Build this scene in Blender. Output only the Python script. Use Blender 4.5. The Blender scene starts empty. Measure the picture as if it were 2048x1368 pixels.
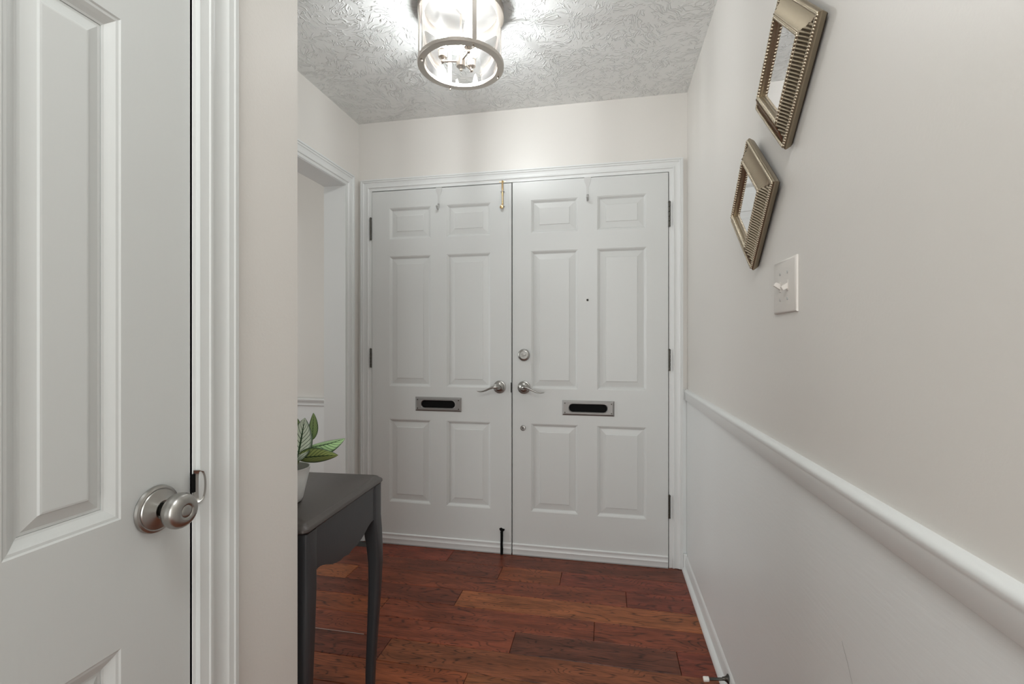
import bpy, bmesh, math, random
from mathutils import Vector, Matrix
random.seed(7)
R = math.radians
S = bpy.context.scene
C = S.collection

# ------------------------------------------------------------------ camera, world, lights, exposure
H = 1.162
TH = math.atan2(188, 948)
cam_d = bpy.data.cameras.new('camera')
cam_d.sensor_width = 36.0
cam_d.lens = 948 / 2048 * 36.0
cam_d.clip_start = 0.02
cam = bpy.data.objects.new('camera', cam_d)
C.objects.link(cam)
cam.location = (0, 0, H)
cam.rotation_euler = (R(90), 0, TH)
S.camera = cam

w = bpy.data.worlds.new('world')
S.world = w
w.use_nodes = True
w.node_tree.nodes['Background'].inputs['Color'].default_value = (0.01, 0.01, 0.01, 1)
w.node_tree.nodes['Background'].inputs['Strength'].default_value = 0.2


def area(name, loc, rot, sx, sy, power, col, spread=180):
    d = bpy.data.lights.new(name, 'AREA')
    d.shape = 'RECTANGLE'
    d.size = sx
    d.size_y = sy
    d.energy = power
    d.spread = R(spread)
    d.color = col
    o = bpy.data.objects.new(name, d)
    C.objects.link(o)
    o.location = loc
    o.rotation_euler = rot
    return o


BULB = 87.0
area('hall_end_fill', (-0.12, -2.15, 1.25), (R(90), 0, 0), 0.95, 2.2, 15.0, (0.965, 1.0, 1.0))  # added fill light behind the camera, no window is modelled there
area('hall_top_fill', (-0.12, 0.05, 2.40), (R(22), 0, 0), 0.5, 0.5, 7.2, (0.965, 1.0, 1.0))  # added overhead fill above the camera, not a fixture of the hall
area('dining_side_fill', (-3.9, 1.40, 1.35), (R(90), 0, R(-90)), 1.1, 1.6, 8.5, (0.965, 1.0, 1.0), 110)  # added fill shining through the opening onto the right wall
area('dining_near_fill', (-2.35, 0.78, 1.5), (R(90), 0, 0), 1.0, 1.4, 0.3, (1.0, 1.0, 1.0))  # added weak fill for the opening's jamb and the dining wall

S.view_settings.view_transform = 'Standard'
S.view_settings.look = 'None'
S.view_settings.gamma = 1.0
S.view_settings.use_curve_mapping = False
S.view_settings.exposure = 0.84
try:
    S.cycles.use_denoising = True
    S.cycles.denoiser = 'OPENIMAGEDENOISE'
    S.cycles.max_bounces = 10
    S.cycles.diffuse_bounces = 6
    S.cycles.glossy_bounces = 5
    S.cycles.transparent_max_bounces = 12
    S.cycles.sample_clamp_indirect = 8.0
    S.cycles.caustics_reflective = False
    S.cycles.caustics_refractive = False
except Exception:
    pass


# ------------------------------------------------------------------ materials
def new_mat(name):
    m = bpy.data.materials.new(name)
    m.use_nodes = True
    nt = m.node_tree
    b = nt.nodes['Principled BSDF']
    return m, nt, b


def N(nt, t, **kw):
    n = nt.nodes.new(t)
    for k, v in kw.items():
        setattr(n, k, v)
    return n


def paint(name, col, rough=0.4, spec=0.5, bump=0.0, scale=(60, 60, 60), var=0.03, dist=0.001):
    m, nt, b = new_mat(name)
    b.inputs['Roughness'].default_value = rough
    b.inputs['Specular IOR Level'].default_value = spec
    tc = N(nt, 'ShaderNodeTexCoord')
    mp = N(nt, 'ShaderNodeMapping')
    mp.inputs['Scale'].default_value = scale
    nt.links.new(tc.outputs['Object'], mp.inputs['Vector'])
    nz = N(nt, 'ShaderNodeTexNoise')
    nz.inputs['Scale'].default_value = 1.0
    nz.inputs['Detail'].default_value = 3.0
    nt.links.new(mp.outputs['Vector'], nz.inputs['Vector'])
    big = N(nt, 'ShaderNodeTexNoise')
    big.inputs['Scale'].default_value = 2.3
    nt.links.new(tc.outputs['Object'], big.inputs['Vector'])
    mr = N(nt, 'ShaderNodeMapRange')
    mr.inputs['To Min'].default_value = 1 - var
    mr.inputs['To Max'].default_value = 1 + var
    nt.links.new(big.outputs['Fac'], mr.inputs['Value'])
    vm = N(nt, 'ShaderNodeVectorMath', operation='SCALE')
    vm.inputs[0].default_value = col
    nt.links.new(mr.outputs['Result'], vm.inputs['Scale'])
    nt.links.new(vm.outputs['Vector'], b.inputs['Base Color'])
    if bump > 0:
        bp = N(nt, 'ShaderNodeBump')
        bp.inputs['Strength'].default_value = bump
        bp.inputs['Distance'].default_value = dist
        nt.links.new(nz.outputs['Fac'], bp.inputs['Height'])
        nt.links.new(bp.outputs['Normal'], b.inputs['Normal'])
    return m


def metal(name, col, rough=0.3, brushed=0.0, metallic=1.0):
    m, nt, b = new_mat(name)
    b.inputs['Base Color'].default_value = (*col, 1)
    b.inputs['Metallic'].default_value = metallic
    tc = N(nt, 'ShaderNodeTexCoord')
    nz = N(nt, 'ShaderNodeTexNoise')
    nz.inputs['Scale'].default_value = 180
    nt.links.new(tc.outputs['Object'], nz.inputs['Vector'])
    mr = N(nt, 'ShaderNodeMapRange')
    mr.inputs['To Min'].default_value = max(0.02, rough - 0.012)
    mr.inputs['To Max'].default_value = rough + 0.012
    nt.links.new(nz.outputs['Fac'], mr.inputs['Value'])
    nt.links.new(mr.outputs['Result'], b.inputs['Roughness'])
    return m


M = {}
M['wall'] = paint('beige_wall_paint', (0.735, 0.71, 0.675), 0.38, 0.5, 0.25, (190, 190, 190), 0.015, 0.0008)
M['trim'] = paint('white_trim_paint', (0.735, 0.745, 0.738), 0.36, 0.5, 0.12, (160, 160, 25), 0.015, 0.0008)
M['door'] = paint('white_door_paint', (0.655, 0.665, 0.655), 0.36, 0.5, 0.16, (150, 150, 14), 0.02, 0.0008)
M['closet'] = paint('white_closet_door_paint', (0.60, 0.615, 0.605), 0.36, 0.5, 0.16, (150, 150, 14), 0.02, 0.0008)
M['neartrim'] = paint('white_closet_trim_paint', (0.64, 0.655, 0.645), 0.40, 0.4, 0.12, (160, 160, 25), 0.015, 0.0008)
M['wains'] = paint('white_wainscot_paint', (0.795, 0.81, 0.805), 0.42, 0.5, 0.35, (18, 18, 130), 0.02, 0.0008)
M['nickel'] = metal('brushed_nickel', (0.40, 0.39, 0.37), 0.31)
M['lampnickel'] = metal('satin_nickel_lamp', (0.60, 0.55, 0.50), 0.36)
M['slotmetal'] = metal('dull_steel', (0.33, 0.32, 0.31), 0.5, metallic=.85)
M['brass'] = metal('brass', (0.70, 0.50, 0.27), 0.25)
M['bronze'] = metal('dark_hinge_metal', (0.09, 0.085, 0.075), 0.4)
M['black'] = paint('black_void_paint', (0.006, 0.006, 0.006), 0.8, 0.1)
M['darkpaint'] = paint('charcoal_table_paint', (0.032, 0.033, 0.036), 0.36, 0.5, 0.1, (120, 120, 20), 0.06)
M['toppaint'] = paint('taupe_charcoal_top_paint', (0.062, 0.052, 0.047), 0.34, 0.5, 0.12, (20, 120, 120), 0.05)
M['pot'] = paint('white_pot_glaze', (0.78, 0.78, 0.77), 0.4, 0.4)
M['soil'] = paint('dark_soil', (0.02, 0.016, 0.012), 0.95, 0.2, 0.8, (150, 150, 150), 0.3, 0.004)
M['plastic'] = paint('warm_white_switch_plastic', (0.70, 0.665, 0.625), 0.3, 0.5)
M['rubber'] = paint('white_rubber', (0.8, 0.78, 0.74), 0.6, 0.3)
M['champagne'] = metal('champagne_leaf', (0.49, 0.425, 0.33), 0.31)
M['reedshade'] = metal('champagne_reed_gap_shade', (0.12, 0.098, 0.072), 0.45)  # frame ground under the reeds, darkened to carry the shade between them
M['champside'] = metal('champagne_side', (0.36, 0.305, 0.225), 0.42)
M['hookwhite'] = paint('grey_white_hook_enamel', (0.57, 0.57, 0.56), 0.35, 0.5)
M['hookgrey'] = paint('grey_hook_tip', (0.42, 0.42, 0.41), 0.4, 0.5)
M['carpet'] = paint('dining_floor', (0.14, 0.075, 0.045), 0.6, 0.3)
M['subfloor'] = paint('dark_joint', (0.02, 0.012, 0.009), 0.9, 0.1)
M['greypatch'] = paint('grey_floor_patch', (0.07, 0.068, 0.066), 0.7, 0.3)
M['pan'] = metal('brushed_pan', (0.16, 0.155, 0.15), 0.5)
M['seam'] = paint('pale_seam_paint', (0.55, 0.48, 0.44), 0.5, 0.4)


def mirror_mat():
    m, nt, b = new_mat('mirror_silver')
    b.inputs['Base Color'].default_value = (0.9, 0.9, 0.91, 1)
    b.inputs['Metallic'].default_value = 1
    b.inputs['Roughness'].default_value = 0.02
    return m


M['mirror'] = mirror_mat()


def glass_mat():
    m = bpy.data.materials.new('thin_clear_glass')
    m.use_nodes = True
    nt = m.node_tree
    nt.nodes.clear()
    out = N(nt, 'ShaderNodeOutputMaterial')
    tr = N(nt, 'ShaderNodeBsdfTransparent')
    tr.inputs['Color'].default_value = (0.97, 0.975, 0.97, 1)
    gl = N(nt, 'ShaderNodeBsdfGlossy')
    gl.inputs['Roughness'].default_value = 0.03
    fr = N(nt, 'ShaderNodeFresnel')
    fr.inputs['IOR'].default_value = 1.5
    mx = N(nt, 'ShaderNodeMixShader')
    nt.links.new(fr.outputs['Fac'], mx.inputs['Fac'])
    nt.links.new(tr.outputs['BSDF'], mx.inputs[1])
    nt.links.new(gl.outputs['BSDF'], mx.inputs[2])
    nt.links.new(mx.outputs['Shader'], out.inputs['Surface'])
    return m


M['glass'] = glass_mat()


def bulb_mat():
    m, nt, b = new_mat('lit_bulb')
    b.inputs['Base Color'].default_value = (1, 1, 1, 1)
    b.inputs['Emission Color'].default_value = (0.97, 1.0, 1.01, 1)
    b.inputs['Emission Strength'].default_value = BULB
    return m


M['bulb'] = bulb_mat()


def ceiling_mat():
    m, nt, b = new_mat('stomp_texture_ceiling')
    L = nt.links.new
    b.inputs['Base Color'].default_value = (0.86, 0.87, 0.86, 1)
    b.inputs['Roughness'].default_value = 0.75
    b.inputs['Specular IOR Level'].default_value = 0.25
    tc = N(nt, 'ShaderNodeTexCoord')
    # wobble the cells
    wn = N(nt, 'ShaderNodeTexNoise')
    wn.inputs['Scale'].default_value = 9
    L(tc.outputs['Object'], wn.inputs['Vector'])
    sub = N(nt, 'ShaderNodeVectorMath', operation='SUBTRACT')
    L(wn.outputs['Color'], sub.inputs[0])
    sub.inputs[1].default_value = (0.5, 0.5, 0.5)
    sc = N(nt, 'ShaderNodeVectorMath', operation='SCALE')
    sc.inputs['Scale'].default_value = 0.10
    L(sub.outputs['Vector'], sc.inputs[0])
    ad = N(nt, 'ShaderNodeVectorMath', operation='ADD')
    L(tc.outputs['Object'], ad.inputs[0])
    L(sc.outputs['Vector'], ad.inputs[1])
    vo = N(nt, 'ShaderNodeTexVoronoi')
    vo.inputs['Scale'].default_value = 9.5
    L(ad.outputs['Vector'], vo.inputs['Vector'])
    sepc = N(nt, 'ShaderNodeSeparateColor')
    L(vo.outputs['Color'], sepc.inputs['Color'])
    ang = N(nt, 'ShaderNodeMath', operation='MULTIPLY')
    L(sepc.outputs[0], ang.inputs[0])
    ang.inputs[1].default_value = 6.283
    # relative to cell centre so that the strokes fan
    rel = N(nt, 'ShaderNodeVectorMath', operation='SUBTRACT')
    L(ad.outputs['Vector'], rel.inputs[0])
    L(vo.outputs['Position'], rel.inputs[1])
    vr = N(nt, 'ShaderNodeVectorRotate', rotation_type='Z_AXIS')
    L(rel.outputs['Vector'], vr.inputs['Vector'])
    L(ang.outputs[0], vr.inputs['Angle'])
    off = N(nt, 'ShaderNodeVectorMath', operation='ADD')
    L(vr.outputs['Vector'], off.inputs[0])
    L(vo.outputs['Color'], off.inputs[1])
    mp = N(nt, 'ShaderNodeMapping')
    mp.inputs['Scale'].default_value = (20, 66, 1)
    L(off.outputs['Vector'], mp.inputs['Vector'])
    n1 = N(nt, 'ShaderNodeTexNoise')
    n1.inputs['Scale'].default_value = 1
    n1.inputs['Detail'].default_value = 1.5
    n1.inputs['Distortion'].default_value = 0.5
    L(mp.outputs['Vector'], n1.inputs['Vector'])
    a = N(nt, 'ShaderNodeMath', operation='SUBTRACT')
    L(n1.outputs['Fac'], a.inputs[0])
    a.inputs[1].default_value = 0.5
    ab = N(nt, 'ShaderNodeMath', operation='ABSOLUTE')
    L(a.outputs[0], ab.inputs[0])
    rg = N(nt, 'ShaderNodeMapRange', interpolation_type='SMOOTHSTEP')
    rg.inputs['From Min'].default_value = 0.0
    rg.inputs['From Max'].default_value = 0.065
    rg.inputs['To Min'].default_value = 1.0
    rg.inputs['To Max'].default_value = 0.0
    L(ab.outputs[0], rg.inputs['Value'])
    n2 = N(nt, 'ShaderNodeTexNoise')
    n2.inputs['Scale'].default_value = 22
    n2.inputs['Detail'].default_value = 2
    L(tc.outputs['Object'], n2.inputs['Vector'])
    mk = N(nt, 'ShaderNodeMapRange', interpolation_type='SMOOTHSTEP')
    mk.inputs['From Min'].default_value = 0.36
    mk.inputs['From Max'].default_value = 0.52
    L(n2.outputs['Fac'], mk.inputs['Value'])
    mu = N(nt, 'ShaderNodeMath', operation='MULTIPLY')
    L(rg.outputs['Result'], mu.inputs[0])
    L(mk.outputs['Result'], mu.inputs[1])
    bp = N(nt, 'ShaderNodeBump')
    bp.inputs['Strength'].default_value = 0.80
    bp.inputs['Distance'].default_value = 0.004
    L(mu.outputs[0], bp.inputs['Height'])
    L(bp.outputs['Normal'], b.inputs['Normal'])
    return m


M['ceiling'] = ceiling_mat()


def floor_mat():
    m, nt, b = new_mat('red_brown_hickory')
    L = nt.links.new
    b.inputs['Roughness'].default_value = 0.34
    b.inputs['Specular IOR Level'].default_value = 0.28
    tc = N(nt, 'ShaderNodeTexCoord')
    oi = N(nt, 'ShaderNodeObjectInfo')
    rs = N(nt, 'ShaderNodeMath', operation='MULTIPLY')
    L(oi.outputs['Random'], rs.inputs[0])
    rs.inputs[1].default_value = 37.0
    cb = N(nt, 'ShaderNodeCombineXYZ')
    for i in range(3):
        L(rs.outputs[0], cb.inputs[i])
    ad = N(nt, 'ShaderNodeVectorMath', operation='ADD')
    L(tc.outputs['Object'], ad.inputs[0])
    L(cb.outputs['Vector'], ad.inputs[1])
    mp = N(nt, 'ShaderNodeMapping')
    mp.inputs['Scale'].default_value = (2.2, 11.0, 1)
    L(ad.outputs['Vector'], mp.inputs['Vector'])
    # cathedral rings: contour lines of a stretched noise
    n1 = N(nt, 'ShaderNodeTexNoise')
    n1.inputs['Scale'].default_value = 1.3
    n1.inputs['Detail'].default_value = 1.0
    n1.inputs['Distortion'].default_value = 0.3
    L(mp.outputs['Vector'], n1.inputs['Vector'])
    k = N(nt, 'ShaderNodeMath', operation='MULTIPLY')
    L(n1.outputs['Fac'], k.inputs[0])
    k.inputs[1].default_value = 19.0
    fr = N(nt, 'ShaderNodeMath', operation='PINGPONG')
    L(k.outputs[0], fr.inputs[0])
    fr.inputs[1].default_value = 0.5
    ring = N(nt, 'ShaderNodeMapRange', interpolation_type='SMOOTHSTEP')
    ring.inputs['From Min'].default_value = 0.0
    ring.inputs['From Max'].default_value = 0.2
    ring.inputs['To Min'].default_value = 1.0
    ring.inputs['To Max'].default_value = 0.0
    L(fr.outputs[0], ring.inputs['Value'])
    # broken pores
    mp2 = N(nt, 'ShaderNodeMapping')
    mp2.inputs['Scale'].default_value = (22, 210, 1)
    L(ad.outputs['Vector'], mp2.inputs['Vector'])
    n2 = N(nt, 'ShaderNodeTexNoise')
    n2.inputs['Scale'].default_value = 1.0
    n2.inputs['Detail'].default_value = 4.0
    L(mp2.outputs['Vector'], n2.inputs['Vector'])
    pm = N(nt, 'ShaderNodeMapRange')
    pm.inputs['From Min'].default_value = 0.30
    pm.inputs['From Max'].default_value = 0.60
    L(n2.outputs['Fac'], pm.inputs['Value'])
    rp = N(nt, 'ShaderNodeMath', operation='MULTIPLY')
    L(ring.outputs['Result'], rp.inputs[0])
    L(pm.outputs['Result'], rp.inputs[1])
    # broad blotches
    mp3 = N(nt, 'ShaderNodeMapping')
    mp3.inputs['Scale'].default_value = (5, 26, 1)
    L(ad.outputs['Vector'], mp3.inputs['Vector'])
    n3 = N(nt, 'ShaderNodeTexNoise')
    n3.inputs['Scale'].default_value = 1.0
    n3.inputs['Detail'].default_value = 3.0
    L(mp3.outputs['Vector'], n3.inputs['Vector'])
    bl = N(nt, 'ShaderNodeMapRange')
    bl.inputs['From Min'].default_value = 0.3
    bl.inputs['From Max'].default_value = 0.75
    bl.inputs['To Min'].default_value = 1.25
    bl.inputs['To Max'].default_value = 0.55
    L(n3.outputs['Fac'], bl.inputs['Value'])
    d1 = N(nt, 'ShaderNodeMapRange')
    d1.inputs['To Min'].default_value = 1.0
    d1.inputs['To Max'].default_value = 0.20
    L(rp.outputs[0], d1.inputs['Value'])
    d2 = N(nt, 'ShaderNodeMapRange')
    d2.inputs['From Min'].default_value = 0.3
    d2.inputs['From Max'].default_value = 0.8
    d2.inputs['To Min'].default_value = 1.12
    d2.inputs['To Max'].default_value = 0.72
    L(n2.outputs['Fac'], d2.inputs['Value'])
    x1 = N(nt, 'ShaderNodeMath', operation='MULTIPLY')
    L(bl.outputs['Result'], x1.inputs[0])
    L(d1.outputs['Result'], x1.inputs[1])
    x2 = N(nt, 'ShaderNodeMath', operation='MULTIPLY')
    L(x1.outputs[0], x2.inputs[0])
    L(d2.outputs['Result'], x2.inputs[1])
    vs = N(nt, 'ShaderNodeVectorMath', operation='SCALE')
    L(oi.outputs['Color'], vs.inputs[0])
    L(x2.outputs[0], vs.inputs['Scale'])
    L(vs.outputs['Vector'], b.inputs['Base Color'])
    bp = N(nt, 'ShaderNodeBump')
    bp.inputs['Strength'].default_value = 0.25
    bp.inputs['Distance'].default_value = 0.001
    L(x2.outputs[0], bp.inputs['Height'])
    L(bp.outputs['Normal'], b.inputs['Normal'])
    return m


M['floor'] = floor_mat()


def leaf_mat():
    m, nt, b = new_mat('variegated_leaf')
    L = nt.links.new
    b.inputs['Roughness'].default_value = 0.42
    uv = N(nt, 'ShaderNodeUVMap')
    sp = N(nt, 'ShaderNodeSeparateXYZ')
    L(uv.outputs['UV'], sp.inputs['Vector'])

    def math_(op, a, bb=None, c=None):
        n = N(nt, 'ShaderNodeMath', operation=op)
        for i, v in enumerate((a, bb, c)):
            if v is None:
                continue
            if isinstance(v, (int, float)):
                n.inputs[i].default_value = v
            else:
                L(v, n.inputs[i])
        return n.outputs[0]
    t = sp.outputs[1]
    s = math_('ABSOLUTE', math_('SUBTRACT', sp.outputs[0], 0.5))      # 0 midrib .. .5 edge
    ph = math_('MULTIPLY_ADD', t, 10.0, math_('MULTIPLY', s, -6.0))
    pp = math_('PINGPONG', ph, 0.5)
    vein = math_('LESS_THAN', pp, 0.11)
    mid = math_('LESS_THAN', s, 0.035)
    edge = N(nt, 'ShaderNodeMapRange', interpolation_type='SMOOTHSTEP')
    edge.inputs['From Min'].default_value = 0.33
    edge.inputs['From Max'].default_value = 0.5
    L(s, edge.inputs['Value'])
    base = N(nt, 'ShaderNodeMapRange', interpolation_type='SMOOTHSTEP')
    base.inputs['From Min'].default_value = 0.25
    base.inputs['From Max'].default_value = 0.0
    L(t, base.inputs['Value'])
    dk = math_('MAXIMUM', math_('MAXIMUM', math_('MULTIPLY', vein, 0.85), mid), math_('MAXIMUM', edge.outputs['Result'], math_('MULTIPLY', base.outputs['Result'], 0.7)))
    oi = N(nt, 'ShaderNodeObjectInfo')
    mx = N(nt, 'ShaderNodeMix', data_type='RGBA')
    L(dk, mx.inputs['Factor'])
    L(oi.outputs['Color'], mx.inputs['A'])
    mx.inputs['B'].default_value = (0.022, 0.062, 0.018, 1)
    L(mx.outputs['Result'], b.inputs['Base Color'])
    return m


M['leaf'] = leaf_mat()
M['stem'] = paint('green_stem', (0.30, 0.38, 0.18), 0.5, 0.4)


# ------------------------------------------------------------------ helpers
def link(o, parent=None):
    C.objects.link(o)
    if parent is not None:
        o.parent = parent
    return o


def empty(name, loc=(0, 0, 0), rz=0.0, parent=None):
    o = bpy.data.objects.new(name, None)
    o.empty_display_size = 0.05
    o.location = loc
    o.rotation_euler = (0, 0, rz)
    return link(o, parent)


def tag(o, label, cat=None, group=None, kind=None):
    o['label'] = label
    if cat:
        o['category'] = cat
    if group:
        o['group'] = group
    if kind:
        o['kind'] = kind
    return o


def obj(name, bm, mat, parent=None, smooth=False, sharp=None, recalc=True):
    if recalc:
        bmesh.ops.recalc_face_normals(bm, faces=bm.faces)
    me = bpy.data.meshes.new(name)
    bm.to_mesh(me)
    bm.free()
    mats = mat if isinstance(mat, (list, tuple)) else [mat]
    for mm in mats:
        me.materials.append(mm)
    if smooth:
        for p in me.polygons:
            p.use_smooth = True
        if sharp:
            me.set_sharp_from_angle(angle=R(sharp))
    o = bpy.data.objects.new(name, me)
    return link(o, parent)


def box(bm, x0, x1, y0, y1, z0, z1, bev=0.0, seg=1):
    if bev > 0:
        t = bmesh.new()
        box(t, x0, x1, y0, y1, z0, z1)
        bmesh.ops.bevel(t, geom=t.edges[:], offset=bev, segments=seg, affect='EDGES', profile=0.5)
        me = bpy.data.meshes.new('tmp')
        t.to_mesh(me)
        t.free()
        bm.from_mesh(me)
        bpy.data.meshes.remove(me)
        return
    vs = [bm.verts.new((x, y, z)) for z in (z0, z1) for y in (y0, y1) for x in (x0, x1)]
    for f in ((0, 2, 3, 1), (4, 5, 7, 6), (0, 1, 5, 4), (2, 6, 7, 3), (0, 4, 6, 2), (1, 3, 7, 5)):
        bm.faces.new([vs[i] for i in f])


def BX(*a, **k):
    bm = bmesh.new()
    box(bm, *a, **k)
    return bm


def basis(d):
    d = Vector(d).normalized()
    u = d.orthogonal().normalized()
    if abs(d.z) < 0.9:
        u = Vector((0, 0, 1)).cross(d).normalized()
    v = d.cross(u)
    return u, v, d


def lathe(bm, prof, origin, d, seg=32, cap=True):
    """prof: list of (r, h) along direction d."""
    u, v, d = basis(d)
    o = Vector(origin)
    rings = []
    for r, h in prof:
        if r < 1e-6:
            rings.append([bm.verts.new(o + d * h)])
        else:
            rings.append([bm.verts.new(o + d * h + (u * math.cos(a) + v * math.sin(a)) * r)
                          for a in (2 * math.pi * i / seg for i in range(seg))])
    for A, B in zip(rings, rings[1:]):
        for i in range(seg):
            j = (i + 1) % seg
            if len(A) == 1 and len(B) == 1:
                continue
            if len(A) == 1:
                bm.faces.new((A[0], B[i], B[j]))
            elif len(B) == 1:
                bm.faces.new((A[i], A[j], B[0]))
            else:
                bm.faces.new((A[i], A[j], B[j], B[i]))
    if cap:
        if len(rings[0]) > 1:
            bm.faces.new(rings[0])
        if len(rings[-1]) > 1:
            bm.faces.new(rings[-1])
    return rings


def tube(bm, pts, rads, seg=12, flat=None):
    """round tube along points; flat=(scale_u, scale_v) squashes the section."""
    pts = [Vector(p) for p in pts]
    if not isinstance(rads, (list, tuple)):
        rads = [rads] * len(pts)
    rings = []
    pu = None
    for i, p in enumerate(pts):
        a = pts[max(0, i - 1)]
        b = pts[min(len(pts) - 1, i + 1)]
        d = (b - a).normalized()
        if pu is None:
            u = d.orthogonal().normalized()
            if abs(d.z) < 0.9:
                u = Vector((0, 0, 1)).cross(d).normalized()
        else:
            u = (pu - d * pu.dot(d)).normalized()
        pu = u
        v = d.cross(u)
        r = rads[i]
        fu, fv = (1, 1)
        if flat:
            fu, fv = flat[i] if isinstance(flat[0], (list, tuple)) else flat
        rings.append([bm.verts.new(p + u * math.cos(t) * r * fu + v * math.sin(t) * r * fv)
                      for t in (2 * math.pi * k / seg for k in range(seg))])
    for A, B in zip(rings, rings[1:]):
        for i in range(seg):
            j = (i + 1) % seg
            bm.faces.new((A[i], A[j], B[j], B[i]))
    bm.faces.new(rings[0])
    bm.faces.new(rings[-1])


def loft(bm, rings, cap=True):
    vs = [[bm.verts.new(p) for p in r] for r in rings]
    n = len(vs[0])
    for A, B in zip(vs, vs[1:]):
        for i in range(n):
            j = (i + 1) % n
            bm.faces.new((A[i], A[j], B[j], B[i]))
    if cap:
        bm.faces.new(vs[0])
        bm.faces.new(vs[-1])


def sphere(bm, c, r, seg=10, rings=6, sc=(1, 1, 1)):
    prof = []
    c = Vector(c)
    rr = []
    for i in range(rings + 1):
        a = math.pi * i / rings
        z = -math.cos(a) * r
        q = math.sin(a) * r
        if i in (0, rings):
            rr.append([bm.verts.new(c + Vector((0, 0, z * sc[2])))])
        else:
            rr.append([bm.verts.new(c + Vector((math.cos(t) * q * sc[0], math.sin(t) * q * sc[1], z * sc[2])))
                       for t in (2 * math.pi * k / seg for k in range(seg))])
    for A, B in zip(rr, rr[1:]):
        for i in range(seg):
            j = (i + 1) % seg
            if len(A) == 1:
                bm.faces.new((A[0], B[j], B[i]))
            elif len(B) == 1:
                bm.faces.new((A[i], A[j], B[0]))
            else:
                bm.faces.new((A[i], A[j], B[j], B[i]))


def sweep_prof(prof, A, B, mapA, mapB):
    bm = bmesh.new()
    loft(bm, [[mapA(*p) for p in prof], [mapB(*p) for p in prof]])
    return bm


# mappings for a wall: a = along the wall, b = height, d = distance out of the wall into the room
FY = 2.556          # far wall face
RX = 0.408          # right wall face
LX = -1.425         # foyer left wall face
HX = -0.650         # hall left wall face
HE = 0.909          # end of the hall left wall
CZ = 2.440          # ceiling
BY = -2.3           # back of the hall


def far(a, b, d):
    return Vector((a, FY - d, b))


def right(a, b, d):
    return Vector((RX - d, a, b))


def left(a, b, d):
    return Vector((LX + d, a, b))


def hall(a, b, d):
    return Vector((HX + d, a, b))


def casing(parent, mp, a0, a1, zt, prof, m, legs=(True, True)):
    P = prof + [(prof[-1][0], 0.0), (prof[0][0], 0.0)]
    if legs[0]:
        obj('casing_leg', sweep_prof(P, 0, 1, lambda q, d: mp(a0 - q, 0.002, d), lambda q, d: mp(a0 - q, zt + q, d)), m, parent, True, 25)
    obj('casing_head', sweep_prof(P, 0, 1, lambda q, d: mp(a0 - q, zt + q, d), lambda q, d: mp(a1 + q, zt + q, d)), m, parent, True, 25)
    if legs[1]:
        obj('casing_leg', sweep_prof(P, 0, 1, lambda q, d: mp(a1 + q, zt + q, d), lambda q, d: mp(a1 + q, 0.002, d)), m, parent, True, 25)


def cas_prof(Wd, k=1.0):
    base = [(0, .009), (.006, .0105), (.016, .0115), (.020, .016), (.026, .0165), (.030, .013), (.045, .0125),
            (.056, .0145), (.060, .018), (.066, .0185), (.069, .0165), (.072, .0205), (.081, .020)]
    return [(q * Wd / .081, d * k) for q, d in base]


# ------------------------------------------------------------------ structure: walls, ceiling
def structure(o, label, cat):
    return tag(o, label, cat, kind='structure')


bm = bmesh.new()
box(bm, LX - .13, -1.345, FY, FY + .13, 0, CZ + .1)
box(bm, .325, RX + .1, FY, FY + .13, 0, CZ + .1)
box(bm, -1.345, .325, FY, FY + .13, 2.045, CZ + .1)
structure(obj('wall_far', bm, M['wall']), 'beige end wall around the white double front doors', 'wall')

bm = BX(RX, RX + .1, BY, FY + .13, 0, CZ + .1)
structure(obj('wall_right', bm, M['wall']), 'long beige right hand wall carrying two mirrors above the chair rail', 'wall')

# foyer left wall with the cased opening Y 1.47..2.407, height 2.04
OY0, OY1, OZ = 1.47, 2.407, 2.037
bm = bmesh.new()
box(bm, LX - .125, LX, .80, OY0, 0, CZ + .1)
box(bm, LX - .125, LX, OY1, FY, 0, CZ + .1)
box(bm, LX - .125, LX, OY0, OY1, OZ, CZ + .1)
structure(obj('wall_left', bm, M['wall']), 'beige wall left of the front doors with the cased opening', 'wall')

DY0, DY1, DZ = 0.030, 0.6445, 2.040
bm = bmesh.new()
box(bm, HX - .11, HX, BY, DY0, 0, CZ + .1)
box(bm, HX - .11, HX, DY1, HE, 0, CZ + .1, 0)
box(bm, HX - .11, HX, DY0, DY1, DZ, CZ + .1)
structure(obj('wall_hall', bm, M['wall']), 'narrow beige wall end between the closet door and the foyer', 'wall')
structure(obj('wall_return', BX(LX - .125, HX - .11, .70, .80, 0, CZ + .1), M['wall']), 'hidden beige wall behind the console table', 'wall')
structure(obj('wall_back', BX(HX - .11, RX + .1, BY - .1, BY, 0, CZ + .1), M['wall']), 'beige wall at the rear end of the hall', 'wall')
structure(obj('ceiling', BX(-4.0, RX + .1, BY - .1, 2.9, CZ, CZ + .1), M['ceiling']), 'white stomp textured ceiling above the foyer', 'ceiling')

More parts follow.
